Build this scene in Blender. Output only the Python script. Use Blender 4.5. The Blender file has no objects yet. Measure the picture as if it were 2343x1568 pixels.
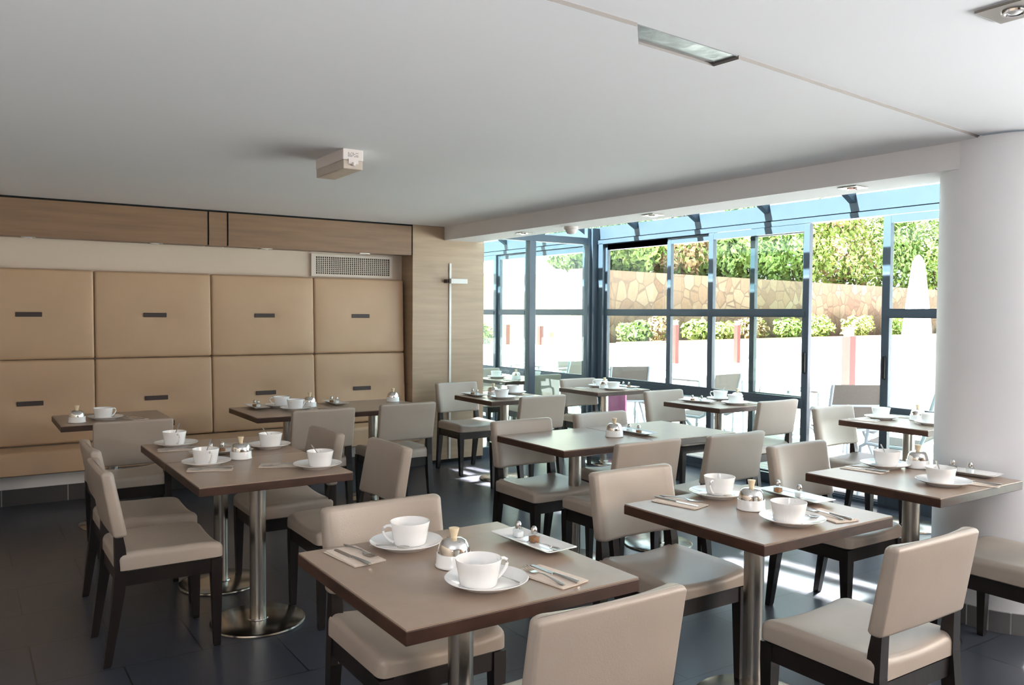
import bpy, bmesh, math, random
from mathutils import Vector, Matrix
random.seed(7)
PI = math.pi
scene = bpy.context.scene
C = scene.collection

# ------------------------------------------------------------------ camera
def make_camera():
    yaw, pitch, roll, h, fpx = math.radians(56.364), math.radians(1.972), math.radians(-0.3965), 1.5, 1901.2
    fw = Vector((math.cos(yaw)*math.cos(pitch), math.sin(yaw)*math.cos(pitch), -math.sin(pitch)))
    rt = Vector((math.sin(yaw), -math.cos(yaw), 0))
    dn = fw.cross(rt)
    c, s = math.cos(roll), math.sin(roll)
    xr = c*rt + s*dn
    yd = -s*rt + c*dn
    m = Matrix((xr, -yd, -fw)).transposed().to_4x4()
    m.translation = Vector((0, 0, h))
    cd = bpy.data.cameras.new('camera')
    cd.sensor_width = 36
    cd.lens = fpx/2343*36
    cd.clip_start = 0.02
    cd.clip_end = 400
    co = bpy.data.objects.new('camera', cd)
    co.matrix_world = m
    C.objects.link(co)
    scene.camera = co
make_camera()

# ------------------------------------------------------------------ sky, sun, fill lamp, flash, exposure
scene.view_settings.view_transform = 'Standard'
scene.view_settings.look = 'None'
scene.view_settings.gamma = 1
scene.view_settings.use_curve_mapping = False
scene.view_settings.exposure = 0.0

w = bpy.data.worlds.new('sky')
scene.world = w
w.use_nodes = True
bg = w.node_tree.nodes['Background']
bg.inputs['Color'].default_value = (0.80, 0.90, 1.0, 1)
bg.inputs['Strength'].default_value = 4.0

def lamp(name, kind, loc, direction, energy, color, **kw):
    d = bpy.data.lights.new(name, kind)
    d.energy = energy
    d.color = color
    for k, v in kw.items():
        setattr(d, k, v)
    o = bpy.data.objects.new(name, d)
    o.location = loc
    o.rotation_euler = Vector(direction).to_track_quat('-Z', 'Y').to_euler()
    C.objects.link(o)
    return o
SUN = Vector((1, -0.11, -1.0))
lamp('sun', 'SUN', (0, 0, 10), SUN, 100.0, (1.0, 0.96, 0.91), angle=0.009)
# unseen fill lamp added behind the camera to brighten the ceiling
lamp('daylight_side_windows', 'AREA', (5.98, -1.8, 1.55), (-1, 0.60, 0.55), 165, (0.96, 0.98, 1.0), shape='RECTANGLE', size=3.8, size_y=1.1, spread=math.radians(62))
# the photographer's flash, turned up to the ceiling above the camera
lamp('bounced_flash', 'AREA', (-1.1, -0.5, 1.55), (0.35, 0.30, 1), 90, (0.93, 0.97, 1.0), shape='DISK', size=0.3)

# ------------------------------------------------------------------ materials
def lin(c):
    return tuple(((x/255)/12.92 if x/255 <= 0.04045 else ((x/255+0.055)/1.055)**2.4) for x in c) + (1,)
def new_mat(name):
    m = bpy.data.materials.new(name)
    m.use_nodes = True
    nt = m.node_tree
    return m, nt, nt.nodes['Principled BSDF']
def mat(name, col, rough=0.5, metal=0.0, var=0.0, vscale=8.0, bump=0.0, bscale=60.0, stretch=None, spec=0.5, coat=0.0):
    m, nt, p = new_mat(name)
    p.inputs['Roughness'].default_value = rough
    p.inputs['Metallic'].default_value = metal
    p.inputs['Specular IOR Level'].default_value = spec
    p.inputs['Coat Weight'].default_value = coat
    c = lin(col)
    p.inputs['Base Color'].default_value = c
    tc = nt.nodes.new('ShaderNodeTexCoord')
    src = tc.outputs['Object']
    if stretch:
        mp = nt.nodes.new('ShaderNodeMapping')
        mp.inputs['Scale'].default_value = stretch
        nt.links.new(src, mp.inputs['Vector'])
        src = mp.outputs['Vector']
    if var > 0:
        n = nt.nodes.new('ShaderNodeTexNoise')
        n.inputs['Scale'].default_value = vscale
        n.inputs['Detail'].default_value = 6
        nt.links.new(src, n.inputs['Vector'])
        r = nt.nodes.new('ShaderNodeValToRGB')
        r.color_ramp.elements[0].position = 0.3
        r.color_ramp.elements[1].position = 0.7
        r.color_ramp.elements[0].color = tuple(x*(1-var) for x in c[:3]) + (1,)
        r.color_ramp.elements[1].color = tuple(min(1, x*(1+var)) for x in c[:3]) + (1,)
        nt.links.new(n.outputs['Fac'], r.inputs['Fac'])
        nt.links.new(r.outputs['Color'], p.inputs['Base Color'])
    if bump > 0:
        n2 = nt.nodes.new('ShaderNodeTexNoise')
        n2.inputs['Scale'].default_value = bscale
        n2.inputs['Detail'].default_value = 4
        nt.links.new(src, n2.inputs['Vector'])
        b = nt.nodes.new('ShaderNodeBump')
        b.inputs['Strength'].default_value = bump
        b.inputs['Distance'].default_value = 0.004
        nt.links.new(n2.outputs['Fac'], b.inputs['Height'])
        nt.links.new(b.outputs['Normal'], p.inputs['Normal'])
    return m
def brick_mat(name, c1, c2, cm, bw, bh, mortar, rough, offset=0.5, plane='XY', bump=0.3, shift=(0, 0, 0), spec=0.5):
    m, nt, p = new_mat(name)
    tc = nt.nodes.new('ShaderNodeTexCoord')
    mp = nt.nodes.new('ShaderNodeMapping')
    mp.inputs['Location'].default_value = shift
    if plane == 'XZ':
        mp.inputs['Rotation'].default_value = (-PI/2, 0, 0)
    if plane == 'YX':
        mp.inputs['Rotation'].default_value = (0, 0, PI/2)
    nt.links.new(tc.outputs['Object'], mp.inputs['Vector'])
    b = nt.nodes.new('ShaderNodeTexBrick')
    b.offset = offset
    b.inputs['Scale'].default_value = 1
    b.inputs['Brick Width'].default_value = bw
    b.inputs['Row Height'].default_value = bh
    b.inputs['Mortar Size'].default_value = mortar
    b.inputs['Mortar Smooth'].default_value = 0.1
    b.inputs['Color1'].default_value = lin(c1)
    b.inputs['Color2'].default_value = lin(c2)
    b.inputs['Mortar'].default_value = lin(cm)
    nt.links.new(mp.outputs['Vector'], b.inputs['Vector'])
    nt.links.new(b.outputs['Color'], p.inputs['Base Color'])
    p.inputs['Roughness'].default_value = rough
    p.inputs['Specular IOR Level'].default_value = spec
    bp = nt.nodes.new('ShaderNodeBump')
    bp.inputs['Strength'].default_value = bump
    bp.inputs['Distance'].default_value = 0.003
    bp.invert = True
    nt.links.new(b.outputs['Fac'], bp.inputs['Height'])
    nt.links.new(bp.outputs['Normal'], p.inputs['Normal'])
    return m
def stone_mat():
    m, nt, p = new_mat('stone')
    tc = nt.nodes.new('ShaderNodeTexCoord')
    v = nt.nodes.new('ShaderNodeTexVoronoi')
    v.inputs['Scale'].default_value = 1.9
    v.inputs['Randomness'].default_value = 0.8
    e = nt.nodes.new('ShaderNodeTexVoronoi')
    e.feature = 'DISTANCE_TO_EDGE'
    e.inputs['Scale'].default_value = 1.9
    e.inputs['Randomness'].default_value = 0.8
    nt.links.new(tc.outputs['Object'], v.inputs['Vector'])
    nt.links.new(tc.outputs['Object'], e.inputs['Vector'])
    sep = nt.nodes.new('ShaderNodeSeparateColor')
    nt.links.new(v.outputs['Color'], sep.inputs['Color'])
    r = nt.nodes.new('ShaderNodeValToRGB')
    r.color_ramp.elements[0].color = lin((106, 82, 64))
    r.color_ramp.elements[1].color = lin((130, 114, 92))
    el = r.color_ramp.elements.new(0.5)
    el.color = lin((118, 96, 74))
    nt.links.new(sep.outputs['Red'], r.inputs['Fac'])
    n = nt.nodes.new('ShaderNodeTexNoise')
    n.inputs['Scale'].default_value = 9
    n.inputs['Detail'].default_value = 8
    nt.links.new(tc.outputs['Object'], n.inputs['Vector'])
    mx = nt.nodes.new('ShaderNodeMix')
    mx.data_type = 'RGBA'
    mx.blend_type = 'MULTIPLY'
    mx.inputs['Factor'].default_value = 0.45
    nt.links.new(r.outputs['Color'], mx.inputs['A'])
    nt.links.new(n.outputs['Fac'], mx.inputs['B'])
    st = nt.nodes.new('ShaderNodeMath')
    st.operation = 'LESS_THAN'
    st.inputs[1].default_value = 0.035
    nt.links.new(e.outputs['Distance'], st.inputs[0])
    mx2 = nt.nodes.new('ShaderNodeMix')
    mx2.data_type = 'RGBA'
    mx2.inputs['B'].default_value = lin((84, 66, 52))
    nt.links.new(st.outputs['Value'], mx2.inputs['Factor'])
    nt.links.new(mx.outputs['Result'], mx2.inputs['A'])
    nt.links.new(mx2.outputs['Result'], p.inputs['Base Color'])
    p.inputs['Roughness'].default_value = 0.9
    return m
def glass_mat(name, tint, ior=1.45):
    m = bpy.data.materials.new(name)
    m.use_nodes = True
    nt = m.node_tree
    nt.nodes.clear()
    out = nt.nodes.new('ShaderNodeOutputMaterial')
    t = nt.nodes.new('ShaderNodeBsdfTransparent')
    t.inputs['Color'].default_value = tint
    g = nt.nodes.new('ShaderNodeBsdfGlossy')
    g.inputs['Roughness'].default_value = 0.0
    lw = nt.nodes.new('ShaderNodeLayerWeight')      # Schlick reflectance, the same from both sides of the pane
    lw.inputs['Blend'].default_value = 0.5
    pw = nt.nodes.new('ShaderNodeMath')
    pw.operation = 'POWER'
    pw.inputs[1].default_value = 5.0
    nt.links.new(lw.outputs['Facing'], pw.inputs[0])
    f = nt.nodes.new('ShaderNodeMath')
    f.operation = 'MULTIPLY_ADD'
    r0 = ((ior-1)/(ior+1))**2
    f.inputs[1].default_value = 1-r0
    f.inputs[2].default_value = r0
    nt.links.new(pw.outputs['Value'], f.inputs[0])
    mx = nt.nodes.new('ShaderNodeMixShader')
    nt.links.new(f.outputs['Value'], mx.inputs['Fac'])
    nt.links.new(t.outputs['BSDF'], mx.inputs[1])
    nt.links.new(g.outputs['BSDF'], mx.inputs[2])
    nt.links.new(mx.outputs['Shader'], out.inputs['Surface'])
    return m
M = {}
M['leather'] = mat('leather', (166, 153, 141), 0.36, var=0.04, vscale=5, bump=0.12, bscale=220)
M['panel_leather'] = mat('panel_leather', (186, 155, 124), 0.45, var=0.03, vscale=3, bump=0.10, bscale=200)
M['wenge'] = mat('wenge', (27, 21, 19), 0.35, var=0.35, vscale=14, stretch=(1, 1, 0.12), bump=0.1)
M['edge_wood'] = mat('edge_wood', (60, 38, 28), 0.42, var=0.35, vscale=10, stretch=(1, 1, 3), bump=0.1)
M['laminate'] = mat('laminate', (150, 131, 116), 0.32, var=0.05, vscale=18, bump=0.03, bscale=300)
M['steel'] = mat('steel', (190, 186, 178), 0.27, metal=1.0, bump=0.08, bscale=90, stretch=(6, 6, 0.2))
M['steel_base'] = mat('steel_base', (180, 176, 168), 0.22, metal=1.0, var=0.05, vscale=30)
M['chrome'] = mat('chrome', (225, 222, 218), 0.05, metal=1.0)
M['cutlery'] = mat('cutlery', (205, 202, 198), 0.14, metal=1.0)
M['china'] = mat('china', (240, 238, 236), 0.10, coat=0.5)
M['knob_wood'] = mat('knob_wood', (224, 205, 172), 0.5, var=0.08, vscale=40)
M['napkin'] = mat('napkin', (212, 196, 182), 0.9, var=0.05, vscale=60, bump=0.2, bscale=400)
M['salt'] = mat('salt', (240, 240, 240), 0.9)
M['pepper'] = mat('pepper', (150, 104, 66), 0.9, var=0.25, vscale=300)
M['shaker_glass'] = glass_mat('shaker_glass', (0.93, 0.96, 0.96, 1))
M['white_paint'] = mat('white_paint', (234, 232, 232), 0.75, var=0.012, vscale=2)
M['ceiling_paint'] = mat('ceiling_paint', (238, 237, 239), 0.85, var=0.012, vscale=1.2)
M['column_paint'] = mat('column_paint', (234, 233, 236), 0.5, var=0.012, vscale=3)
M['cream_paint'] = mat('cream_paint', (214, 196, 178), 0.7, var=0.012, vscale=2)
M['dark_paint'] = mat('dark_paint', (112, 94, 82), 0.7, var=0.012, vscale=2)
M['ceiling_edge_shaded'] = mat('ceiling_edge_shaded', (116, 110, 105), 0.7, var=0.02)  # step face of the ceiling, its shade put into a darker grey
M['oak'] = mat('oak', (166, 142, 118), 0.45, var=0.10, vscale=2.2, stretch=(0.9, 0.9, 14), bump=0.05)
M['oak_dark'] = mat('oak_dark', (128, 99, 74), 0.45, var=0.12, vscale=2.2, stretch=(0.9, 0.9, 14), bump=0.05)
M['black_gap'] = mat('black_gap', (14, 13, 13), 0.9)
M['floor'] = brick_mat('floor_tile', (60, 63, 72), (55, 58, 67), (28, 28, 31), 0.64, 0.46, 0.0035, 0.30, offset=0.5, shift=(-0.56+0.64, -0.1, 0), spec=0.65)
M['base_tile'] = brick_mat('base_tile', (70, 68, 68), (64, 62, 62), (150, 148, 146), 0.45, 0.6, 0.004, 0.4, offset=0.0, plane='XZ', shift=(0.2, 0.2, 0))
M['col_tile'] = mat('col_tile', (104, 102, 102), 0.4, var=0.04)
M['grout'] = mat('grout', (190, 190, 190), 0.8)
M['frame'] = mat('frame', (62, 73, 84), 0.38, metal=0.1, var=0.04, vscale=6)
M['handle_black'] = mat('handle_black', (18, 18, 18), 0.4)
M['window_glass'] = glass_mat('window_glass', (0.90, 0.955, 0.935, 1))
M['roof_glass'] = glass_mat('roof_glass', (0.84, 0.95, 0.97, 1))
M['vent'] = mat('vent', (222, 210, 196), 0.5)
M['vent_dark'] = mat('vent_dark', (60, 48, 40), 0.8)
M['tab'] = mat('tab', (52, 40, 36), 0.5)
M['plastic'] = mat('plastic', (222, 214, 210), 0.4, var=0.01)
M['diffuser'] = mat('diffuser', (190, 178, 166), 0.25, var=0.03)
M['print'] = mat('print', (110, 108, 106), 0.7)
M['lamp_bar'] = mat('lamp_bar', (226, 224, 218), 0.3)
M['deck'] = brick_mat('deck', (206, 196, 188), (194, 184, 176), (112, 100, 92), 4.0, 0.12, 0.006, 0.7, offset=0.37, plane='YX')
M['paving'] = mat('paving', (236, 236, 238), 0.85, var=0.06, vscale=1.5)
M['stone'] = stone_mat()
M['grey_stone'] = brick_mat('grey_stone', (120, 118, 106), (104, 104, 96), (84, 84, 78), 0.8, 0.4, 0.02, 0.9, plane='XZ')
M['render_white'] = mat('render_white', (236, 233, 228), 0.85, var=0.02, vscale=1)
M['cap'] = mat('cap', (110, 88, 76), 0.8)
M['soil'] = mat('soil', (112, 96, 70), 0.95, var=0.2, vscale=4)
M['rust'] = mat('rust', (74, 18, 10), 0.7, var=0.15, vscale=12)
M['white_metal'] = mat('white_metal', (206, 216, 222), 0.35)
M['sling'] = mat('sling', (128, 120, 112), 0.8, var=0.08, vscale=120)
M['table_white'] = mat('table_white', (176, 166, 160), 0.5)
M['parasol'] = mat('parasol', (240, 240, 238), 0.9)
M['pink'] = mat('pink', (240, 140, 182), 0.6)
M['curtain'] = mat('curtain', (190, 196, 186), 0.9, var=0.08, vscale=3, stretch=(8, 8, 0.2))
for i, c in enumerate([(92, 116, 52), (112, 134, 60), (128, 138, 70), (132, 108, 74)]):
    M['leaf%d' % i] = mat('leaf%d' % i, c, 0.55, var=0.2, vscale=3)
M['bark'] = mat('bark', (96, 74, 56), 0.9, var=0.2)

# ------------------------------------------------------------------ mesh helpers
def to_mesh(name, bm, mats, smooth=False):
    me = bpy.data.meshes.new(name)
    bmesh.ops.recalc_face_normals(bm, faces=bm.faces)
    if smooth:
        for f in bm.faces:
            f.smooth = True
    bm.to_mesh(me)
    bm.free()
    for m in (mats if isinstance(mats, (list, tuple)) else [mats]):
        me.materials.append(M[m])
    if smooth:
        me.set_sharp_from_angle(angle=math.radians(38))
    return me
def inst(name, me, parent=None, loc=(0, 0, 0), rot=(0, 0, 0)):
    o = bpy.data.objects.new(name, me)
    o.location = loc
    o.rotation_euler = rot
    C.objects.link(o)
    if parent:
        o.parent = parent
    return o
def obj(name, bm, mats, parent=None, smooth=False, loc=(0, 0, 0), rot=(0, 0, 0)):
    return inst(name, to_mesh(name, bm, mats, smooth), parent, loc, rot)
def empty(name, loc=(0, 0, 0), rz=0.0):
    o = bpy.data.objects.new(name, None)
    o.empty_display_size = 0.1
    o.location = loc
    o.rotation_euler = (0, 0, rz)
    C.objects.link(o)
    return o
def tag(o, label, cat, group=None):
    o['label'] = label
    o['category'] = cat
    if group:
        o['group'] = group
    return o
def struct(name, bm, mats, smooth=False, parent=None):
    o = obj(name, bm, mats, parent, smooth)
    if parent is None:
        o['kind'] = 'structure'
    return o
def box(bm, x0, x1, y0, y1, z0, z1, mi=0, bev=0.0, seg=2):
    vs = [bm.verts.new(p) for p in ((x0, y0, z0), (x1, y0, z0), (x1, y1, z0), (x0, y1, z0), (x0, y0, z1), (x1, y0, z1), (x1, y1, z1), (x0, y1, z1))]
    fs = [bm.faces.new([vs[i] for i in f]) for f in ((3, 2, 1, 0), (4, 5, 6, 7), (0, 1, 5, 4), (1, 2, 6, 5), (2, 3, 7, 6), (3, 0, 4, 7))]
    for f in fs:
        f.material_index = mi
    if bev > 0:
        es = list({e for f in fs for e in f.edges})
        r = bmesh.ops.bevel(bm, geom=es, offset=bev, segments=seg, affect='EDGES', profile=0.5)
        for f in r['faces']:
            f.material_index = mi
    return bm
def nb():
    return bmesh.new()
def prism(bm, poly, z0, z1, mi=0):
    lo = [bm.verts.new((x, y, z0)) for x, y in poly]
    hi = [bm.verts.new((x, y, z1)) for x, y in poly]
    fs = [bm.faces.new(lo[::-1]), bm.faces.new(hi)]
    n = len(poly)
    for i in range(n):
        fs.append(bm.faces.new((lo[i], lo[(i+1) % n], hi[(i+1) % n], hi[i])))
    for f in fs:
        f.material_index = mi
    return fs
def lathe(bm, prof, seg=40, mi=0, cx=0, cy=0):
    rings = []
    for r, z in prof:
        if r < 1e-6:
            rings.append([bm.verts.new((cx, cy, z))])
        else:
            rings.append([bm.verts.new((cx + r*math.cos(2*PI*i/seg), cy + r*math.sin(2*PI*i/seg), z)) for i in range(seg)])
    for a, b in zip(rings, rings[1:]):
        for i in range(seg):
            j = (i+1) % seg
            if len(a) == 1 and len(b) == 1:
                continue
            if len(a) == 1:
                f = bm.faces.new((a[0], b[i], b[j]))
            elif len(b) == 1:
                f = bm.faces.new((a[i], a[j], b[0]))
            else:
                f = bm.faces.new((a[i], a[j], b[j], b[i]))
            f.material_index = mi
    return bm
def tube(bm, pts, rad, seg=10, mi=0, flat=1.0):
    pts = [Vector(p) for p in pts]
    rads = rad if isinstance(rad, (list, tuple)) else [rad]*len(pts)
    rings = []
    up = Vector((0, 0, 1))
    for i, p in enumerate(pts):
        t = (pts[min(i+1, len(pts)-1)] - pts[max(i-1, 0)]).normalized()
        a = t.cross(up)
        if a.length < 1e-3:
            a = t.cross(Vector((1, 0, 0)))
        a.normalize()
        b = a.cross(t)
        rings.append([bm.verts.new(p + a*rads[i]*math.cos(2*PI*k/seg) + b*rads[i]*flat*math.sin(2*PI*k/seg)) for k in range(seg)])
    for a, b in zip(rings, rings[1:]):
        for k in range(seg):
            bm.faces.new((a[k], a[(k+1) % seg], b[(k+1) % seg], b[k])).material_index = mi
    bm.faces.new(rings[0][::-1]).material_index = mi
    bm.faces.new(rings[-1]).material_index = mi
    return bm
def loft(bm, rings, mi=0, cap0=True, cap1=True):
    vs = [[bm.verts.new(p) for p in r] for r in rings]
    n = len(vs[0])
    for a, b in zip(vs, vs[1:]):
        for k in range(n):
            bm.faces.new((a[k], a[(k+1) % n], b[(k+1) % n], b[k])).material_index = mi
    if cap0:
        bm.faces.new(vs[0][::-1]).material_index = mi
    if cap1:
        bm.faces.new(vs[-1]).material_index = mi
    return vs
def rrect(w, d, r, n=6):
    pts = []
    for cx, cy, a0 in ((w/2-r, d/2-r, 0), (-w/2+r, d/2-r, PI/2), (-w/2+r, -d/2+r, PI), (w/2-r, -d/2+r, 1.5*PI)):
        for i in range(n+1):
            a = a0 + PI/2*i/n
            pts.append((cx + r*math.cos(a), cy + r*math.sin(a)))
    return pts
def cushion(bm, w, d, h, r, rc=0.02, top=lambda x, y: 0.0, nb_=5, inner=5, n=5):
    base = rrect(w, d, rc, n)
    N = 4
    dense = []
    for i in range(len(base)):
        a, b = base[i], base[(i+1) % len(base)]
        L = math.hypot(a[0]-b[0], a[1]-b[1])
        k = max(1, int(L/0.03))
        for t in range(k):
            dense.append((a[0]+(b[0]-a[0])*t/k, a[1]+(b[1]-a[1])*t/k))
    def ring(inset, z, f=0.0):
        sx, sy = (w-2*inset)/w, (d-2*inset)/d
        out = []
        for x, y in dense:
            X, Y = x*sx, y*sy
            out.append((X, Y, z + f*top(X, Y)))
        return out
    rings = [ring(0.012, 0), ring(0, 0.008)]
    for i in range(nb_+1):
        a = PI/2*i/nb_
        rings.append(ring(r*(1-math.cos(a)), h-r+r*math.sin(a), 0.6+0.4*i/nb_))
    for k in range(1, inner):
        s = 1-k/inner
        ww, dd = w-2*r, d-2*r
        rings.append([(x*(w-2*r)/w*s, y*(d-2*r)/d*s, h + top(x*(w-2*r)/w*s, y*(d-2*r)/d*s)) for x, y in dense])
    vs = loft(bm, rings, cap1=False)
    c = bm.verts.new((0, 0, h + top(0, 0)))
    last = vs[-1]
    for k in range(len(last)):
        bm.faces.new((last[k], last[(k+1) % len(last)], c))
    return bm

# ------------------------------------------------------------------ the room shell
ZC, ZN = 2.36, 2.373
XW = 6.05          # inner face of the glazed wall
b = nb(); box(b, -2.6, 6.12, -5.1, 12.6, -0.12, 0.0); struct('floor', b, 'floor')
# lower ceiling with its notched edge, and the slightly higher one over the camera
edge = [(-2.6, 1.655), (1.35, 1.871), (1.699, 1.89), (1.809, 2.005), (2.183, 2.035), (2.19, 1.930), (2.765, 1.986), (3.97, 2.10), (4.42, 2.14)]
b = nb()
fs = prism(b, edge + [(4.42, 7.6), (-2.6, 7.6)], ZC, ZN)
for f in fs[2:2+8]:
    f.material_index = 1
struct('ceiling', b, ['ceiling_paint', 'ceiling_edge_shaded'])
b = nb(); box(b, -2.6, 4.42, -5.1, 7.6, ZN, 2.5); struct('ceiling_upper', b, 'ceiling_paint')
b = nb(); box(b, -2.6, 4.42, -5.1, 12.6, 2.5, 3.41); box(b, -2.6, 4.30, 7.62, 12.6, 0, 2.5); struct('wall_building', b, 'render_white')
b = nb(); prism(b, [(4.095, 2.10), (4.42, 2.10), (4.42, 7.5), (4.025, 7.5)], 2.227, 2.5); struct('trim_beam', b, 'white_paint')
b = nb(); box(b, -2.75, -2.6, -5.1, 7.6, 0, 2.5); struct('wall_left', b, 'cream_paint')
b = nb(); box(b, -2.6, 3.68, 7.52, 7.62, 0, 2.4); struct('wall_back', b, 'cream_paint')
# wood-faced pillar, fascia over the banquette
b = nb(); box(b, 3.678, 4.49, 7.28, 7.62, 0.035, ZC); struct('wall_pillar', b, 'oak')
b = nb(); box(b, 3.690, 4.480, 7.29, 7.6, 0, 0.035); struct('baseboard_pillar', b, 'black_gap')
b = nb()
box(b, -2.6, 1.752, 7.28, 7.44, 2.062, 2.344)
box(b, 1.766, 1.912, 7.28, 7.44, 2.062, 2.344)
box(b, 1.926, 3.664, 7.28, 7.44, 2.062, 2.344)
struct('trim_fascia', b, 'oak_dark')
b = nb(); box(b, -2.6, 4.05, 7.286, 7.43, 2.07, ZC); struct('trim_shadow_gap', b, 'black_gap')
b = nb(); box(b, -2.6, 3.678, 7.40, 7.52, 0.125, 0.275); struct('trim_plinth', b, 'white_paint')
b = nb(); box(b, -2.6, 3.678, 7.388, 7.40, 0.0, 0.125); struct('baseboard_back', b, 'base_tile')
b = nb(); box(b, -2.75, 6.12, -5.2, -5.1, 0, 3.5); struct('wall_front', b, 'dark_paint')
b = nb(); box(b, 6.0, 6.12, -5.1, 0.0, 0, 0.95); box(b, 6.0, 6.12, -5.1, 0.0, 2.15, 3.5); box(b, 6.0, 6.12, -5.1, -3.8, 0.95, 2.15); box(b, 6.0, 6.12, 0.1-0.2, 0.0, 0.95, 2.15); struct('wall_right', b, 'cream_paint')  # unseen wall, with an opening added for the ceiling fill lamp
# round white column with a tiled skirting
CX, CY, CR = 4.402, 2.100, 0.325
b = nb(); lathe(b, [(CR, 0.0), (CR, ZC+0.005)], 64); struct('wall_column', b, 'column_paint', True)
b = nb()
for i in range(22):
    a0, a1 = 2*PI*i/22 + 0.012, 2*PI*(i+1)/22 - 0.012
    pts = [(CX, CY)]
    prism(b, [(CX+(CR+0.001)*math.cos(a0+(a1-a0)*t/4), CY+(CR+0.001)*math.sin(a0+(a1-a0)*t/4)) for t in range(5)] + [(CX+(CR+0.012)*math.cos(a1+(a0-a1)*t/4), CY+(CR+0.012)*math.sin(a1+(a0-a1)*t/4)) for t in range(5)], 0, 0.10)
struct('baseboard_column', b, 'col_tile')
b = nb(); lathe(b, [(CR, 0.0), (CR+0.008, 0.0), (CR+0.008, 0.099), (CR, 0.099)], 64, cx=CX, cy=CY); struct('trim_grout', b, 'grout', True)
bpy.data.objects['wall_column'].location = (CX, CY, 0)

# ------------------------------------------------------------------ the glazed wall, header, roof glass
Y0, Y1 = 0.0, 12.5
b = nb(); box(b, XW, XW+0.06, Y0, Y1, 2.347, 2.485); struct('trim_header', b, 'frame')
b = nb(); box(b, XW+0.02, XW+0.06, Y0, Y1, 2.335, 2.347); struct('trim_gasket', b, 'black_gap')
b = nb(); box(b, XW-0.03, XW+0.06, Y0, Y1, 2.290, 2.335); box(b, XW+0.012, XW+0.075, 5.62, Y1, 2.222, 2.290); struct('trim_head_rail', b, 'frame')
b = nb(); box(b, XW-0.035, XW+0.075, Y0, Y1, 0.0, 0.022)
for k in range(3):
    box(b, XW-0.02+k*0.035, XW-0.012+k*0.035, Y0, Y1, 0.022, 0.034)
struct('trim_floor_track', b, 'frame')
def roof_z(x):
    return 2.49 + (6.08-x)*0.56
b = nb()
loft(b, [[(4.42, y, roof_z(4.42)), (6.10, y, roof_z(6.10)), (6.10, y, roof_z(6.10)+0.012), (4.42, y, roof_z(4.42)+0.012)] for y in (Y0, Y1)])
struct('window_9', b, 'roof_glass')
k = 0
for y in [9.27+0.86*2, 9.27+0.86, 9.27, 8.41, 7.55, 6.71, 5.83, 4.98, 4.12, 3.26, 2.40, 1.54, 0.68]:
    b = nb()
    q = [(-0.028, -0.09), (0.028, -0.09), (0.028, -0.004), (-0.028, -0.004)]
    loft(b, [[(x, y+dy, roof_z(x)+dz) for dy, dz in q] for x in (4.425, 6.06)])
    struct('trim_rafter' if k == 0 else 'trim_rafter.%03d' % k, b, 'frame')
    k += 1
b = nb()
q = [(4.70, -0.06), (4.90, -0.06), (4.90, -0.005), (4.70, -0.005)]
loft(b, [[(x, y, roof_z(x)+dz) for x, dz in q] for y in (Y0, Y1)])
struct('trim_purlin', b, 'frame')

def sash(n, ya, yb, xo, stile=0.055, top=2.285, handle=None, bottom=0.024):
    """one framed leaf of the glazed wall between ya < yb, front face at x = XW + xo"""
    x0, x1 = XW+xo, XW+xo+0.045
    b = nb()
    box(b, x0, x1, ya, ya+stile, bottom, top, bev=0.004)
    box(b, x0, x1, yb-stile, yb, bottom, top, bev=0.004)
    for z0, z1 in ((bottom, 0.095), (0.700, 0.795), (1.488, 1.560), (top-0.062, top)):
        box(b, x0+0.002, x1-0.002, ya+stile, yb-stile, z0, z1)
        if 0.5 < z0 < 2:
            box(b, x0-0.008, x0+0.004, ya+stile*0.6, yb-stile*0.6, z0+0.012, z1-0.022)
            box(b, x0-0.012, x0+0.004, ya+stile*0.6, yb-stile*0.6, z0+0.004, z0+0.009)
    o = struct('window_%d' % n, b, 'frame')
    b = nb()
    for z0, z1 in ((0.095, 0.70), (0.795, 1.488), (1.56, top-0.062)):
        box(b, x0+0.020, x0+0.024, ya+stile-0.004, yb-stile+0.004, z0-0.004, z1+0.004)
    obj('pane', b, 'window_glass', o)
    if handle is not None:
        b = nb()
        rr = rrect(0.028, 0.19, 0.013, 5)
        loft(b, [[(x0-0.001, handle+p[0], 1.10+p[1]) for p in rr], [(x0-0.016, handle+p[0]*0.8, 1.10+p[1]*0.95) for p in rr]])
        obj('handle', b, 'handle_black', o, True)
    return o
sash(1, 6.20, 7.235, 0.010, 0.045)
sash(2, 5.60, 6.22, -0.005, 0.045)
sash(3, 4.485, 5.63, -0.045, 0.062, handle=4.515)
sash(4, 4.575, 5.21, 0.060, 0.055)
sash(5, 2.72, 3.815, -0.045, 0.066, handle=3.780)
sash(6, 8.75, 9.44, -0.01, 0.06)
sash(7, 7.55, 8.77, -0.02, 0.05)
sash(8, 9.43, 10.6, -0.045, 0.06)
sash(10, 1.60, 2.75, -0.005, 0.055)
sash(11, 0.02, 1.62, -0.045, 0.055)
# corner posts where the glass partition meets the glazed wall
b = nb()
box(b, XW-0.03, XW+0.07, 7.225, 7.300, 0, 2.30, bev=0.004)
box(b, XW-0.10, XW+0.05, 7.315, 7.345, 0, 2.47)
box(b, XW-0.02, XW+0.05, 7.345, 7.40, 0, 2.47)
box(b, XW-0.15, XW-0.02, 7.345, 7.405, 0, 2.47, bev=0.004)
box(b, XW-0.05, XW+0.05, 7.405, 7.555, 0, 2.30)
struct('trim_corner_post', b, 'frame')
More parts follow.
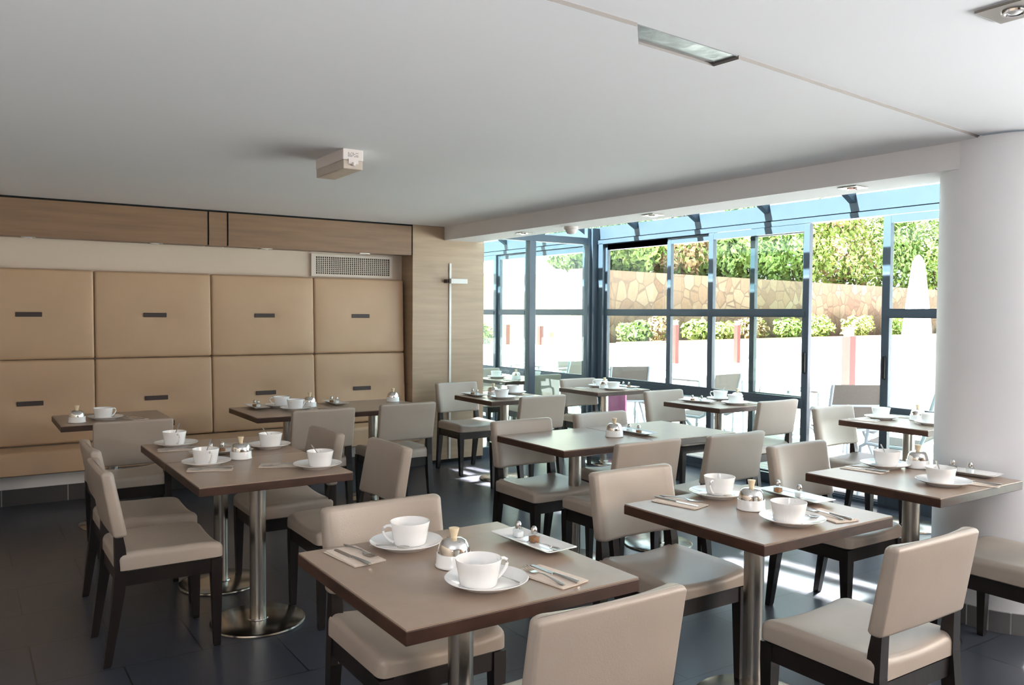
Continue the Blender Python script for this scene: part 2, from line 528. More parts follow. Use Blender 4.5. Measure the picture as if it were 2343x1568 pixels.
# glass partition
b = nb()
box(b, 4.49, 5.90, 7.345, 7.405, 2.285, 2.362, bev=0.004)
box(b, 5.100, 5.185, 7.335, 7.415, 0, 2.285, bev=0.004)
box(b, 4.49, 5.10, 7.355, 7.395, 0.0, 0.10)
box(b, 5.185, 5.90, 7.355, 7.395, 0.0, 0.10)
o = struct('window_12', b, 'frame')
b = nb()
box(b, 4.49, 5.10, 7.373, 7.377, 0.10, 2.285)
box(b, 5.185, 5.90, 7.373, 7.377, 0.10, 2.285)
obj('pane', b, 'window_glass', o)
b = nb(); box(b, 4.50, 4.525, 7.335, 7.37, 1.47, 1.62, bev=0.005); obj('handle', b, 'plastic', o)

# ------------------------------------------------------------------ banquette
px = [-0.010, 0.905, 1.815, 2.735, 3.655]
names = ['leftmost', 'second from the left', 'third from the left', 'rightmost']
def wall_cushion(xa, xb, z0, z1, ybot, ytop, label):
    wdt, hgt = xb-xa-0.003, z1-z0-0.003
    root = empty('wall_panel', ((xa+xb)/2, (ybot+ytop)/2+0.05, (z0+z1)/2))
    tag(root, label, 'wall cushion', 'upholstered panels of the banquette wall')
    b = nb()
    cushion(b, wdt, hgt, 0.085, 0.020, 0.02, lambda x, y: 0.012*(1-(2*x/wdt)**2)*(1-(2*y/hgt)**2) - 0.018*math.exp(-((x/0.16)**2+(y/0.09)**2)))
    tilt = math.atan2(ybot-ytop, z1-z0)
    ro = obj('cushion', b, 'panel_leather', root, True, (0, 0.035, 0), (PI/2+tilt, 0, 0))
    b = nb(); box(b, -0.09, 0.09, -0.018, 0.018, 0.0, 0.010, bev=0.003)
    t = obj('pull_tab', b, 'tab', root, False, (0, -0.048, 0), (PI/2+tilt, 0, 0))
for i in range(4):
    wall_cushion(px[i], px[i+1], 1.115, 1.825, 7.405, 7.43, 'beige upholstered wall panel with dark tab, upper row, %s' % names[i])
    wall_cushion(px[i], px[i+1], 0.45, 1.113, 7.365, 7.405, 'beige upholstered wall panel with dark tab, lower row, %s' % names[i])
for i, nm in ((0, 'left part'), (1, 'right part')):
    xa, xb = ((-0.92, 1.365), (1.371, 3.655))[i]
    b = nb(); cushion(b, xb-xa, 0.34, 0.175, 0.03, 0.02, lambda x, y: 0.0)
    o = obj('bench_seat', b, 'panel_leather', None, True, ((xa+xb)/2, 7.235, 0.275))
    tag(o, 'long beige upholstered bench seat under the wall panels, %s' % nm, 'bench', 'banquette bench seats')
# air vent grille
root = empty('air_vent', (3.15, 7.515, 1.945))
tag(root, 'cream rectangular air vent grille above the rightmost wall panel', 'vent')
b = nb()
x0, x1, z0, z1 = -0.413, 0.413, -0.105, 0.105
box(b, x0, x1, -0.02, 0.004, z0, z0+0.024); box(b, x0, x1, -0.02, 0.004, z1-0.024, z1)
box(b, x0, x0+0.045, -0.02, 0.004, z0+0.024, z1-0.024); box(b, x1-0.03, x1, -0.02, 0.004, z0+0.024, z1-0.024)
obj('frame', b, 'vent', root)
b = nb()
for i in range(1, 36):
    x = x0+0.045 + (x1-x0-0.075)*i/36
    box(b, x-0.0035, x+0.0035, -0.016, -0.008, z0+0.024, z1-0.024)
for i in range(1, 9):
    z = z0+0.024 + (z1-z0-0.048)*i/9
    box(b, x0+0.045, x1-0.03, -0.012, -0.004, z-0.003, z+0.003)
obj('louvre_grid', b, 'vent', root)
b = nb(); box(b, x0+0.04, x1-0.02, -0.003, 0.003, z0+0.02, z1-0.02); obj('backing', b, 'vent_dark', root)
# small lamps under the fascia
for i, (x, nm) in enumerate(((0.445, 'leftmost'), (1.354, 'second from left'), (2.26, 'third from left'), (3.188, 'rightmost'))):
    root = empty('recessed_spotlight', (x, 7.35, 2.062))
    tag(root, 'small square recessed spotlight under the wood fascia, %s of four' % nm, 'ceiling light', 'spotlights under the wood fascia')
    b = nb(); box(b, -0.05, 0.05, -0.05, 0.05, -0.006, 0.0); obj('plate', b, 'steel', root)
    b = nb(); lathe(b, [(0, -0.010), (0.028, -0.010), (0.030, -0.006)], 24); obj('bulb', b, 'china', root, True)
# wall light: white rod and cross bar on the wood pillar
root = empty('wall_light', (4.092, 7.28, 0))
tag(root, 'tall white rod wall light with crossbar on the wood pillar', 'wall light')
b = nb(); box(b, -0.011, 0.011, -0.012, 0.0, 0.04, 2.0); obj('rod', b, 'lamp_bar', root)
b = nb(); box(b, -0.038, 0.150, -0.095, -0.055, 1.797, 1.845, bev=0.003); obj('crossbar', b, 'lamp_bar', root)
b = nb(); box(b, -0.066, 0.02, -0.055, 0.0, 1.803, 1.839); obj('mount', b, 'edge_wood', root)

# ------------------------------------------------------------------ ceiling things
def downlight(x, y, z, label, s=0.058):
    root = empty('recessed_spotlight', (x, y, z))
    tag(root, label, 'ceiling light', 'square spotlights in the beam and ceiling')
    b = nb(); box(b, -s, s, -s, s, -0.007, 0.0, bev=0.002); obj('plate', b, 'steel', root)
    b = nb(); lathe(b, [(0.034, -0.007), (0.033, -0.013), (0.026, -0.013), (0.022, -0.009), (0, -0.009)], 28); obj('ring', b, 'chrome', root, True)
    b = nb(); lathe(b, [(0, -0.015), (0.012, -0.014), (0.02, -0.0095)], 20); obj('bulb', b, 'china', root, True)
downlight(4.23, 6.17, 2.227, 'square recessed spotlight in the white beam near the wood pillar')
downlight(4.20, 4.48, 2.227, 'square recessed spotlight in the middle of the white beam')
downlight(4.20, 2.86, 2.227, 'square recessed spotlight in the white beam near the round column')
downlight(2.50, 1.20, ZN, 'chrome square downlight in the ceiling at the top right corner', 0.075)
root = empty('motion_sensor', (4.24, 5.50, 2.227))
tag(root, 'round white ceiling sensor dome under the beam', 'sensor')
b = nb(); lathe(b, [(0, 0), (0.058, 0), (0.06, -0.02), (0.052, -0.026)], 32); obj('base', b, 'plastic', root, True)
b = nb(); lathe(b, [(0.05, -0.024), (0.046, -0.042), (0.03, -0.058), (0, -0.064)], 32); obj('lens_dome', b, 'plastic', root, True)
root = empty('emergency_light', (1.68, 4.13, ZC))
tag(root, 'white rectangular emergency light box hanging from the ceiling', 'emergency light')
b = nb(); box(b, 0, 0.115, 0, 0.40, -0.058, 0.0, bev=0.004); box(b, 0.03, 0.085, -0.003, 0.0, -0.078, -0.05); obj('housing', b, 'plastic', root)
b = nb(); box(b, 0.003, 0.112, 0.003, 0.397, -0.104, -0.058, bev=0.004); obj('diffuser', b, 'diffuser', root)
b = nb(); tube(b, [(0.058, -0.004, -0.070), (0.058, -0.004, -0.088)], 0.009, 12); obj('latch', b, 'plastic', root, True)
b = nb()
random.seed(3)
for i in range(7):
    for j in range(4):
        if random.random() < 0.7:
            xx = 0.028 + i*0.0085
            box(b, xx, xx+0.006, -0.0012, 0.0, -0.040+j*0.006, -0.037+j*0.006)
obj('printed_label', b, 'print', root)
b = nb()
prism(b, [(1.702, 1.894), (1.810, 2.004), (2.182, 2.033), (2.188, 1.932)], ZN-0.0045, ZN-0.0015)
M['warped_chrome'] = mat('warped_chrome', (176, 178, 178), 0.16, metal=1.0, bump=0.6, bscale=6)
o = obj('recessed_lamp_plate', b, 'warped_chrome')
tag(o, 'shiny chrome lamp plate recessed in the notch of the ceiling edge', 'ceiling light')

# ------------------------------------------------------------------ dining tables
mesh_cache = {}
def cached(key, fn, mats, smooth=False):
    if key not in mesh_cache:
        b = nb()
        fn(b)
        mesh_cache[key] = to_mesh(key, b, mats, smooth)
    return mesh_cache[key]
def f_pole(b):
    lathe(b, [(0.0385, 0.012), (0.0385, 0.705)], 32)
def f_base(b):
    lathe(b, [(0, 0), (0.222, 0), (0.224, 0.003), (0.222, 0.010), (0.214, 0.014), (0.05, 0.017), (0.047, 0.022), (0, 0.022)], 56)
def f_plate(b):
    box(b, -0.16, 0.16, -0.16, 0.16, 0.700, 0.709)
def dining_table(cx, cy, wx, wy, label):
    t = empty('dining_table', (cx, cy, 0))
    tag(t, label, 'table', 'square dining tables')
    b = nb(); box(b, -wx/2+0.002, wx/2-0.002, -wy/2+0.002, wy/2-0.002, 0.745, 0.750)
    obj('tabletop', b, 'laminate', t)
    b = nb(); box(b, -wx/2, wx/2, -wy/2, wy/2, 0.709, 0.7452, bev=0.0025); obj('edge_band', b, 'edge_wood', t)
    inst('pole', cached('pole', f_pole, 'steel', True), t)
    inst('base', cached('base', f_base, 'steel_base', True), t)
    inst('mounting_plate', cached('mounting_plate', f_plate, 'handle_black'), t)
    return t
TABLES = {
 'T1': (1.240, 2.130, 0.740, 0.755, 'brown square table in the foreground set with two cups'),
 'T2': (2.550, 2.130, 0.730, 0.690, 'brown square table right of the foreground table, set for two'),
 'T3': (3.712, 2.185, 0.690, 0.660, 'brown square table standing against the round white column'),
 'TL1': (1.190, 4.000, 0.700, 0.680, 'nearer table of the pushed together pair at left'),
 'TL2': (1.190, 4.684, 0.700, 0.680, 'farther table of the pushed together pair at left'),
 'B1': (0.890, 6.420, 0.700, 0.650, 'brown table before the banquette at far left'),
 'B2': (2.100, 6.260, 0.700, 0.740, 'brown table at the banquette, left one of the joined two'),
 'B3': (2.806, 6.260, 0.700, 0.740, 'brown table at the banquette nearest the wood pillar'),
 'TC': (4.120, 6.310, 0.680, 0.640, 'brown table in front of the wood pillar and glass partition'),
 'TB': (5.350, 7.990, 0.690, 0.680, 'brown table seen behind the glass partition'),
 'W1': (5.440, 6.480, 0.680, 0.620, 'brown window table near the corner post, with shakers'),
 'W2': (5.420, 4.930, 0.690, 0.640, 'brown window table in the middle of the glazed wall'),
 'WR': (5.640, 3.350, 0.680, 0.670, 'brown window table by the open sliding door'),
 'TM1': (3.100, 3.960, 0.690, 0.680, 'left table of the bare pair in the middle of the room'),
 'TM2': (3.794, 3.960, 0.690, 0.680, 'right table of the bare pair in the middle of the room'),
}
for k_, (cx, cy, wx, wy, lab) in TABLES.items():
    dining_table(cx, cy, wx, wy, lab)

# ------------------------------------------------------------------ dining chairs (front is +y)
def f_seat(b):
    cushion(b, 0.455, 0.440, 0.068, 0.026, 0.03, lambda x, y: 0.022*(2*x/0.455)**2 - 0.006 - 0.012*max(0, (y-0.10)/0.12)**2 + 0.004*max(0, -y/0.22))
def f_back(b):
    # plan section: flat rear, concave front, swept up and backwards
    def section(g):
        """closed outline shrunk by g; front (+y) is concave with rounded ends"""
        pts = []
        hw = 0.228
        rr, rf = 0.010, 0.024
        yr = -0.030
        def yf(x):
            return 0.004 + 0.030*abs(x/hw)**2.2
        for i in range(5):                                    # rear left corner
            a = PI + PI/2*i/4
            pts.append((-hw+rr+rr*math.cos(a), yr+rr+rr*math.sin(a)))
        for i in range(1, 10):
            x = (-hw+rr) + 2*(hw-rr)*i/10
            pts.append((x, yr-0.004*(1-(x/hw)**2)))
        for i in range(5):
            a = 1.5*PI + PI/2*i/4
            pts.append((hw-rr+rr*math.cos(a), yr+rr+rr*math.sin(a)))
        y1 = yf(hw-rf)
        for i in range(6):                                    # front right corner
            a = PI/2*i/5
            pts.append((hw-rf+rf*math.cos(a), y1-rf+rf*math.sin(a)))
        for i in range(1, 14):
            x = (hw-rf) - 2*(hw-rf)*i/14
            pts.append((x, yf(x)))
        for i in range(6):
            a = PI/2 + PI/2*i/5
            pts.append((-hw+rf+rf*math.cos(a), y1-rf+rf*math.sin(a)))
        return [(x*(hw-g)/hw, y + (g if y < -0.01 else -g if y > 0.0 else 0)) for x, y in pts]
    H0, H1 = 0.545, 0.828
    R = 0.016
    zs = [(H0+R-R*math.sin(PI/2*(1-i/5)), R-R*math.cos(PI/2*(1-i/5))) for i in range(6)]
    zs += [(H0+0.08, 0), (H0+0.15, 0), (H0+0.22, 0)]
    zs += [(H1-R+R*math.sin(PI/2*i/5), R-R*math.cos(PI/2*i/5)) for i in range(6)]
    rings = []
    for z, g in zs:
        t = (z-H0)/(H1-H0)
        dy = -0.200 - 0.052*t
        rings.append([(x, dy + y*(1.0-0.12*t), z) for x, y in section(min(g, 0.013))])
    loft(b, rings)
def leg_loft(b, secs):
    loft(b, [[(x-wx/2, y-wy/2, z), (x+wx/2, y-wy/2, z), (x+wx/2, y+wy/2, z), (x-wx/2, y+wy/2, z)] for x, y, z, wx, wy in secs])
def f_front(s):
    def f(b):
        leg_loft(b, [(s*0.200, 0.193, 0.0, 0.026, 0.026), (s*0.200, 0.193, 0.012, 0.029, 0.029), (s*0.202, 0.190, 0.335, 0.046, 0.046), (s*0.202, 0.190, 0.398, 0.046, 0.046)])
    return f
def f_rear(s):
    def f(b):
        leg_loft(b, [(s*0.198, -0.258, 0.0, 0.028, 0.028), (s*0.198, -0.255, 0.012, 0.031, 0.031), (s*0.202, -0.212, 0.30, 0.042, 0.046), (s*0.202, -0.200, 0.42, 0.042, 0.048), (s*0.200, -0.204, 0.50, 0.040, 0.042), (s*0.198, -0.214, 0.60, 0.038, 0.026)])
    return f
def f_apron(b):
    box(b, -0.180, 0.180, 0.182, 0.206, 0.338, 0.399)
    box(b, -0.180, 0.180, -0.214, -0.190, 0.338, 0.399)
    for s in (-1, 1):
        xa, xb = sorted((s*0.194, s*0.218))
        box(b, xa, xb, -0.19, 0.170, 0.338, 0.399)
def dining_chair(cx, cy, rz, label):
    t = empty('dining_chair', (cx, cy, 0), rz)
    tag(t, label, 'chair', 'beige padded dining chairs')
    inst('seat', cached('seat', f_seat, 'leather', True), t, (0, 0, 0.399))
    inst('backrest', cached('backrest', f_back, 'leather', True), t)
    inst('apron', cached('apron', f_apron, 'wenge'), t)
    for s, nm in ((-1, 'l'), (1, 'r')):
        inst('front_leg', cached('front_leg'+nm, f_front(s), 'wenge'), t)
        inst('rear_leg', cached('rear_leg'+nm, f_rear(s), 'wenge'), t)
    return t
PX, MX, PY, MY = -PI/2, PI/2, 0.0, PI
CHAIRS = [
 (0.755, 4.01, PX, 'beige chair at left side of the near table of the left pair'),
 (0.790, 4.64, PX, 'beige chair at left side of the far table of the left pair'),
 (0.890, 5.80, PY, 'beige chair at the leftmost banquette table, back to the camera'),
 (2.110, 5.79, PY, 'beige chair at the left one of the joined banquette tables'),
 (2.785, 5.84, PY, 'beige chair at the banquette table nearest the wood pillar'),
 (1.500, 4.56, MX, 'beige chair at right side of the far table of the left pair'),
 (1.600, 3.93, MX, 'beige chair at right side of the near table of the left pair'),
 (1.255, 2.46, MY, 'beige chair on the far side of the foreground table'),
 (1.275, 1.735, PY, 'beige chair cut off by the bottom edge, nearest the camera'),
 (2.445, 2.47, MY, 'beige chair on the far side of the table right of the foreground table'),
 (2.475, 1.635, PY, 'beige chair at lower right seen from behind with its full seat'),
 (3.680, 2.55, MY, 'beige chair behind the table at the round white column'),
 (3.800, 1.80, PY, 'beige chair cut by the right edge below the round column'),
 (2.975, 4.10, MY, 'beige chair behind the left table of the bare middle pair'),
 (3.660, 4.15, MY, 'beige chair behind the right table of the bare middle pair'),
 (3.060, 3.53, PY, 'beige chair in front of the left table of the bare middle pair'),
 (3.690, 3.48, PY, 'beige chair in front of the right table of the bare middle pair'),
 (5.420, 4.57, PY, 'beige chair in front of the middle window table, back to camera'),
 (5.230, 5.16, MY, 'beige chair behind the middle window table, left end'),
 (5.400, 6.61, MY, 'beige chair behind the far window table next to the corner post'),
 (4.000, 5.80, PY, 'beige chair in front of the table at the wood pillar'),
 (4.040, 6.80, MY, 'beige chair standing against the wood pillar under the rod light'),
 (5.410, 7.74, PY, 'beige chair just behind the glass partition'),
 (5.370, 8.45, MY, 'beige chair beyond the glass partition on the far side of its table'),
 (5.410, 3.56, MY, 'beige chair behind the window table by the open sliding door'),
]
for a in CHAIRS:
    dining_chair(*a)

# ------------------------------------------------------------------ tableware
ZT = 0.7505
def f_saucer(b):
    lathe(b, [(0, 0.004), (0.060, 0.004), (0.066, 0.0), (0.072, 0.0), (0.078, 0.006), (0.100, 0.013), (0.116, 0.021), (0.1168, 0.0225), (0.115, 0.0235), (0.098, 0.0165), (0.074, 0.0105), (0.058, 0.0085), (0, 0.0085)], 56)
def f_cup(b):
    lathe(b, [(0, 0.002), (0.040, 0.002), (0.044, 0.0), (0.050, 0.001), (0.0525, 0.006), (0.0545, 0.018), (0.060, 0.050), (0.0640, 0.071), (0.0632, 0.0728), (0.0615, 0.0715), (0.0575, 0.050), (0.0515, 0.018), (0.047, 0.008), (0, 0.006)], 56)
def f_handle(b):
    pts = [(0.058, 0, 0.060), (0.066, 0, 0.0635), (0.077, 0, 0.0635), (0.086, 0, 0.058), (0.0885, 0, 0.049), (0.085, 0, 0.038), (0.076, 0, 0.026), (0.066, 0, 0.016), (0.054, 0, 0.009)]
    tube(b, pts, [0.0052, 0.0048, 0.0045, 0.0045, 0.0045, 0.0045, 0.0045, 0.0048, 0.005], 10)
def f_dish(b):
    lathe(b, [(0, 0), (0.052, 0), (0.0555, 0.002), (0.056, 0.006), (0.0535, 0.009), (0.0525, 0.038), (0.0515, 0.040), (0.047, 0.041), (0, 0.041)], 48)
def f_lid(b):
    lathe(b, [(0.0485, 0.0405), (0.0482, 0.044), (0.0465, 0.056), (0.042, 0.070), (0.035, 0.079), (0.022, 0.0835), (0, 0.0845)], 48)
def f_knob(b):
    lathe(b, [(0, 0.082), (0.0095, 0.082), (0.0095, 0.087), (0.012, 0.098), (0.0155, 0.112), (0.0155, 0.1135), (0, 0.1145)], 24)
def f_tray(b):
    def rr(w_, d_, z):
        out = []
        for x, y in rrect(w_, d_, 0.008, 3):
            out.append((x, y, z + 0.006*(2*x/0.31)**2))
        return out
    loft(b, [rr(0.20, 0.060, 0.0), rr(0.215, 0.070, 0.0015), rr(0.310, 0.118, 0.0135), rr(0.311, 0.119, 0.0155), rr(0.306, 0.114, 0.0160), rr(0.25, 0.078, 0.0075), rr(0.20, 0.05, 0.0065)])
def f_shaker_glass(b):
    loft(b, [[(x, y, z) for x, y in rrect(s, s, 0.005, 3)] for s, z in ((0.028, 0.0), (0.031, 0.002), (0.031, 0.024), (0.026, 0.030), (0.019, 0.032))])
def f_shaker_fill(b):
    loft(b, [[(x, y, z) for x, y in rrect(s, s, 0.004, 3)] for s, z in ((0.025, 0.003), (0.027, 0.005), (0.027, 0.020))])
def f_shaker_cap(b):
    lathe(b, [(0, 0.030), (0.0105, 0.030), (0.0108, 0.040), (0.0098, 0.047), (0.006, 0.053), (0, 0.055)], 24)
def f_napkin(b):
    for i, (dx, dy, r) in enumerate(((0, 0, 0), (0.002, -0.003, 0.02), (-0.001, 0.002, -0.015))):
        c, s = math.cos(r), math.sin(r)
        z = i*0.0014
        pts = [(-0.100, -0.052), (0.100, -0.054), (0.102, 0.0), (0.098, 0.052), (-0.096, 0.050), (-0.101, 0.0)]
        prism(b, [(dx+x*c-y*s, dy+x*s+y*c) for x, y in pts], z, z+0.0013)
def ribbon(b, pts, th):
    """flat strip: list of (x, half width, z)"""
    loft(b, [[(x, -w_, z), (x, w_, z), (x, w_*0.8, z+th), (x, -w_*0.8, z+th)] for x, w_, z in pts])
def f_knife(b):
    ribbon(b, [(-0.105, 0.003, 0.0), (-0.10, 0.0075, 0), (-0.05, 0.0085, 0), (-0.002, 0.008, 0), (0.0, 0.0055, 0)], 0.0016)
    tube(b, [(-0.002, 0, 0.003), (0.02, 0, 0.0036), (0.06, 0, 0.004), (0.098, 0, 0.004), (0.105, 0, 0.0035)], [0.0045, 0.0052, 0.0062, 0.0078, 0.005], 10, flat=0.55)
def f_fork(b):
    for k in range(4):
        y = -0.0105 + k*0.007
        tube(b, [(-0.095, y, 0.0075), (-0.075, y, 0.0035), (-0.050, y*1.05, 0.003)], [0.0011, 0.0016, 0.0017], 6)
    ribbon(b, [(-0.052, 0.0130, 0.0022), (-0.040, 0.0125, 0.0022), (-0.028, 0.0070, 0.0035), (-0.02, 0.0035, 0.0055)], 0.0020)
    tube(b, [(-0.024, 0, 0.0058), (0.0, 0, 0.0085), (0.04, 0, 0.0060), (0.085, 0, 0.0032), (0.098, 0, 0.0030)], [0.0030, 0.0030, 0.0040, 0.0068, 0.004], 8, flat=0.45)
def f_spoon(b):
    rings = []
    for i in range(9):
        a = PI*i/8
        hw = 0.0125*math.sin(a)**0.7 + 0.0008
        x = -0.066 + 0.038*(1-math.cos(a))/2
        d = 0.004*math.sin(a)
        rings.append([(x, hw*math.cos(t), 0.0055 - d*math.sin(t)) for t in [PI*j/8 for j in range(9)]] + [(x, -hw*math.cos(t)*0.92, 0.0065 - d*0.8*math.sin(t)) for t in [PI*j/8 for j in range(9)]])
    loft(b, rings)
    tube(b, [(-0.030, 0, 0.006), (-0.010, 0, 0.0085), (0.02, 0, 0.0065), (0.05, 0, 0.0038), (0.064, 0, 0.0036)], [0.0022, 0.0022, 0.0028, 0.0048, 0.0032], 8, flat=0.45)
def f_sachet(b):
    box(b, -0.028, 0.028, -0.017, 0.017, 0, 0.004, bev=0.0012)
def saucer(x, y, lab):
    o = inst('saucer', cached('saucer', f_saucer, 'china', True), None, (x, y, ZT))
    tag(o, lab, 'saucer', 'white saucers')
def cup(x, y, rz, lab, z=ZT+0.0085):
    t = empty('coffee_cup', (x, y, z), rz)
    tag(t, lab, 'cup', 'white coffee cups')
    inst('cup_body', cached('cup_body', f_cup, 'china', True), t)
    inst('handle', cached('cup_handle', f_handle, 'china', True), t)
def dome(x, y, lab):
    t = empty('butter_dish', (x, y, ZT))
    tag(t, lab, 'butter dish', 'domed butter dishes')
    inst('dish', cached('dish', f_dish, 'china', True), t)
    l = inst('lid', cached('lid', f_lid, 'chrome', True), t)
    inst('knob', cached('knob', f_knob, 'knob_wood', True), l)
def tray(x, y, rz, lab):
    o = inst('condiment_tray', cached('tray', f_tray, 'china', True), None, (x, y, ZT), (0, 0, rz))
    tag(o, lab, 'tray', 'white condiment trays')
def shaker(x, y, kind, lab):
    t = empty(kind+'_shaker', (x, y, ZT+0.0075))
    tag(t, lab, 'shaker', 'salt and pepper shakers')
    inst('glass_body', cached('shaker_glass', f_shaker_glass, 'shaker_glass', True), t)
    inst('contents', cached('fill_'+kind, f_shaker_fill, kind, True), t)
    inst('cap', cached('shaker_cap', f_shaker_cap, 'cutlery', True), t)
def napkin(x, y, rz, lab):
    o = inst('paper_napkin', cached('napkin', f_napkin, 'napkin'), None, (x, y, ZT), (0, 0, rz))
    tag(o, lab, 'napkin', 'folded paper napkins')
def piece(kind, pa, pb, z, lab):
    """pa = business end, pb = handle end"""
    fn = {'table_knife': f_knife, 'table_fork': f_fork, 'teaspoon': f_spoon}[kind]
    rz = math.atan2(pb[1]-pa[1], pb[0]-pa[0])
    o = inst(kind, cached(kind, fn, 'cutlery', True), None, ((pa[0]+pb[0])/2, (pa[1]+pb[1])/2, z), (0, 0, rz))
    tag(o, lab, {'table_knife': 'knife', 'table_fork': 'fork', 'teaspoon': 'spoon'}[kind], 'cutlery on the tables')
def sachet(x, y, rz, lab):
    o = inst('sugar_sachet', cached('sachet', f_sachet, 'china'), None, (x, y, ZT+0.0075), (0, 0, rz))
    tag(o, lab, 'sachet')
ZNAP = ZT + 0.0045
ZSAU = ZT + 0.0125
H = PI/2
# place = (phrase, [(saucer xy, cup offset, handle angle, spoon or None, word)], dome, tray, shakers, napkins)
def setting(ph, plates=(), dm=None, tr=None, sh=(), naps=(), full=False):
    for (x, y, dx, dy, ha, sp, wd) in plates:
        saucer(x, y, 'white saucer of the %s cup on %s' % (wd, ph))
        cup(x+dx, y+dy, ha, 'white coffee cup, %s one on %s' % (wd, ph))
        if sp == 'in':
            a = ha + 2.4
            o = inst('teaspoon', cached('teaspoon', f_spoon, 'cutlery', True), None, (x+dx+0.022*math.cos(a), y+dy+0.022*math.sin(a), ZT+0.0085+0.058), (0, math.radians(-52), a))
            tag(o, 'steel teaspoon standing in the %s cup on %s' % (wd, ph), 'spoon', 'cutlery on the tables')
        elif sp is not None:
            a, b_ = sp
            piece('teaspoon', a, b_, ZSAU, 'steel teaspoon on the %s saucer of %s' % (wd, ph))
    if dm:
        dome(dm[0], dm[1], 'butter dish with chrome dome on %s' % ph)
    if tr:
        tray(tr[0], tr[1], tr[2], 'white oblong condiment tray on %s' % ph)
    for (x, y, k_) in sh:
        shaker(x, y, k_, 'glass %s shaker on the tray of %s' % (k_, ph))
    for (x, y, rz, wd, cut) in naps:
        napkin(x, y, rz, 'beige folded napkin, %s one on %s' % (wd, ph))
        d = Vector((math.cos(rz), math.sin(rz)))
        n = Vector((-d.y, d.x))
        p0 = Vector((x, y))
        if cut is None:
            a, b_ = p0 - d*0.08 + n*0.018, p0 + d*0.08 + n*0.018
            piece('table_knife', a, b_, ZNAP, 'steel knife on the %s napkin of %s' % (wd, ph))
            a, b_ = p0 - d*0.08 - n*0.022, p0 + d*0.08 - n*0.022
            piece('table_fork', a, b_, ZNAP, 'steel fork on the %s napkin of %s' % (wd, ph))
        else:
            for kind, a, b_ in cut:
                piece(kind, a, b_, ZNAP, 'steel %s on the %s napkin of %s' % (kind.split('_')[1], wd, ph))
setting('the foreground table',
    [(1.186, 2.388, 0.014, 0.002, 2.95, ((1.155, 2.325), (1.075, 2.405)), 'far'),
     (1.205, 1.930, -0.030, -0.006, -0.12, ((1.235, 1.965), (1.262, 1.865)), 'near')],
    (1.215, 2.130), (1.540, 2.185, -H+0.05), [(1.538, 2.265, 'salt'), (1.545, 2.185, 'pepper')],
    [(1.003, 2.372, -H+0.10, 'left', [('table_knife', (0.976, 2.455), (1.000, 2.260)), ('table_fork', (1.040, 2.330), (1.022, 2.465))]),
     (1.395, 1.890, -H+0.16, 'right', [('table_fork', (1.368, 1.985), (1.372, 1.800)), ('table_knife', (1.405, 1.990), (1.418, 1.800))])])
sachet(1.545, 2.225, 0.4, 'white sugar sachet between the shakers on the foreground tray')
piece('teaspoon', (1.545, 2.075), (1.540, 2.165), ZT+0.010, 'steel teaspoon lying on the tray of the foreground table')
setting('the table right of the foreground',
    [(2.610, 2.375, 0.014, 0.004, -2.85, ((2.600, 2.300), (2.530, 2.385)), 'far'),
     (2.507, 1.925, -0.026, -0.004, 0.25, ((2.590, 1.900), (2.570, 1.985)), 'near')],
    (2.545, 2.145), (2.845, 2.170, -H-0.08), [(2.850, 2.262, 'pepper'), (2.846, 2.152, 'salt')],
    [(2.378, 2.360, -H+0.20, 'left', [('table_knife', (2.385, 2.290), (2.360, 2.460)), ('table_fork', (2.440, 2.330), (2.400, 2.455))]),
     (2.705, 1.915, -H-0.22, 'right', [('table_fork', (2.705, 2.010), (2.680, 1.845)), ('table_knife', (2.735, 2.000), (2.712, 1.840))])])
setting('the table by the column',
    [(3.830, 2.395, 0.010, -0.002, 0.8, 'in', 'far'), (3.660, 2.005, -0.030, -0.002, 0.9, 'in', 'near')],
    (3.955, 2.300), (3.975, 2.080, -H+0.1), [(3.985, 2.140, 'pepper'), (3.982, 2.055, 'salt')],
    [(3.668, 2.400, -H+0.15, 'left', [('table_knife', (3.648, 2.480), (3.675, 2.300)), ('table_fork', (3.712, 2.320), (3.690, 2.460))]),
     (3.800, 1.940, -H+0.3, 'right', None)])
setting('the near table of the left pair',
    [(1.000, 4.200, -0.005, -0.006, -1.5, 'in', 'left'), (1.435, 3.850, 0.012, -0.004, 1.15, 'in', 'right')],
    (1.190, 4.285), None, (),
    [(0.985, 4.060, -0.35, 'left', None), (1.300, 3.985, -0.4, 'right', None)])
setting('the far table of the left pair',
    [(1.000, 4.885, -0.008, 0.004, -1.5, 'in', 'left'), (1.420, 4.560, 0.006, -0.010, 1.2, 'in', 'right')],
    None, (1.140, 4.480, 0.08), [(1.150, 4.490, 'pepper'), (1.090, 4.485, 'salt')],
    [(0.980, 4.740, -0.2, 'left', None), (1.330, 4.740, -0.1, 'right', None)])
setting('the leftmost banquette table', [(0.835, 6.345, -0.014, -0.010, 0.3, None, 'only')], (0.650, 6.250), None, (), [(1.010, 6.270, -H+0.3, 'only', None)])
setting('the left joined banquette table',
    [(2.105, 6.480, 0.02, 0.02, 2.8, None, 'far'), (2.145, 6.225, 0.004, 0.012, 0.3, None, 'near')],
    (2.310, 6.370), (1.925, 6.480, -H), [(1.920, 6.525, 'pepper'), (1.932, 6.470, 'salt')],
    [(2.290, 6.160, -H+0.4, 'only', None)])
setting('the banquette table near the pillar', (), (3.050, 6.400), (2.560, 6.460, -H), [(2.548, 6.510, 'pepper'), (2.566, 6.440, 'salt')])
setting('the table before the wood pillar',
    [(4.000, 6.150, -0.010, 0.006, 0.4, None, 'near'), (4.330, 6.470, -0.014, -0.01, 0.5, None, 'far')],
    (4.050, 6.390), (3.900, 6.480, -H), [(3.908, 6.520, 'pepper'), (3.916, 6.450, 'salt')],
    [(4.210, 6.140, -0.3, 'only', None)])
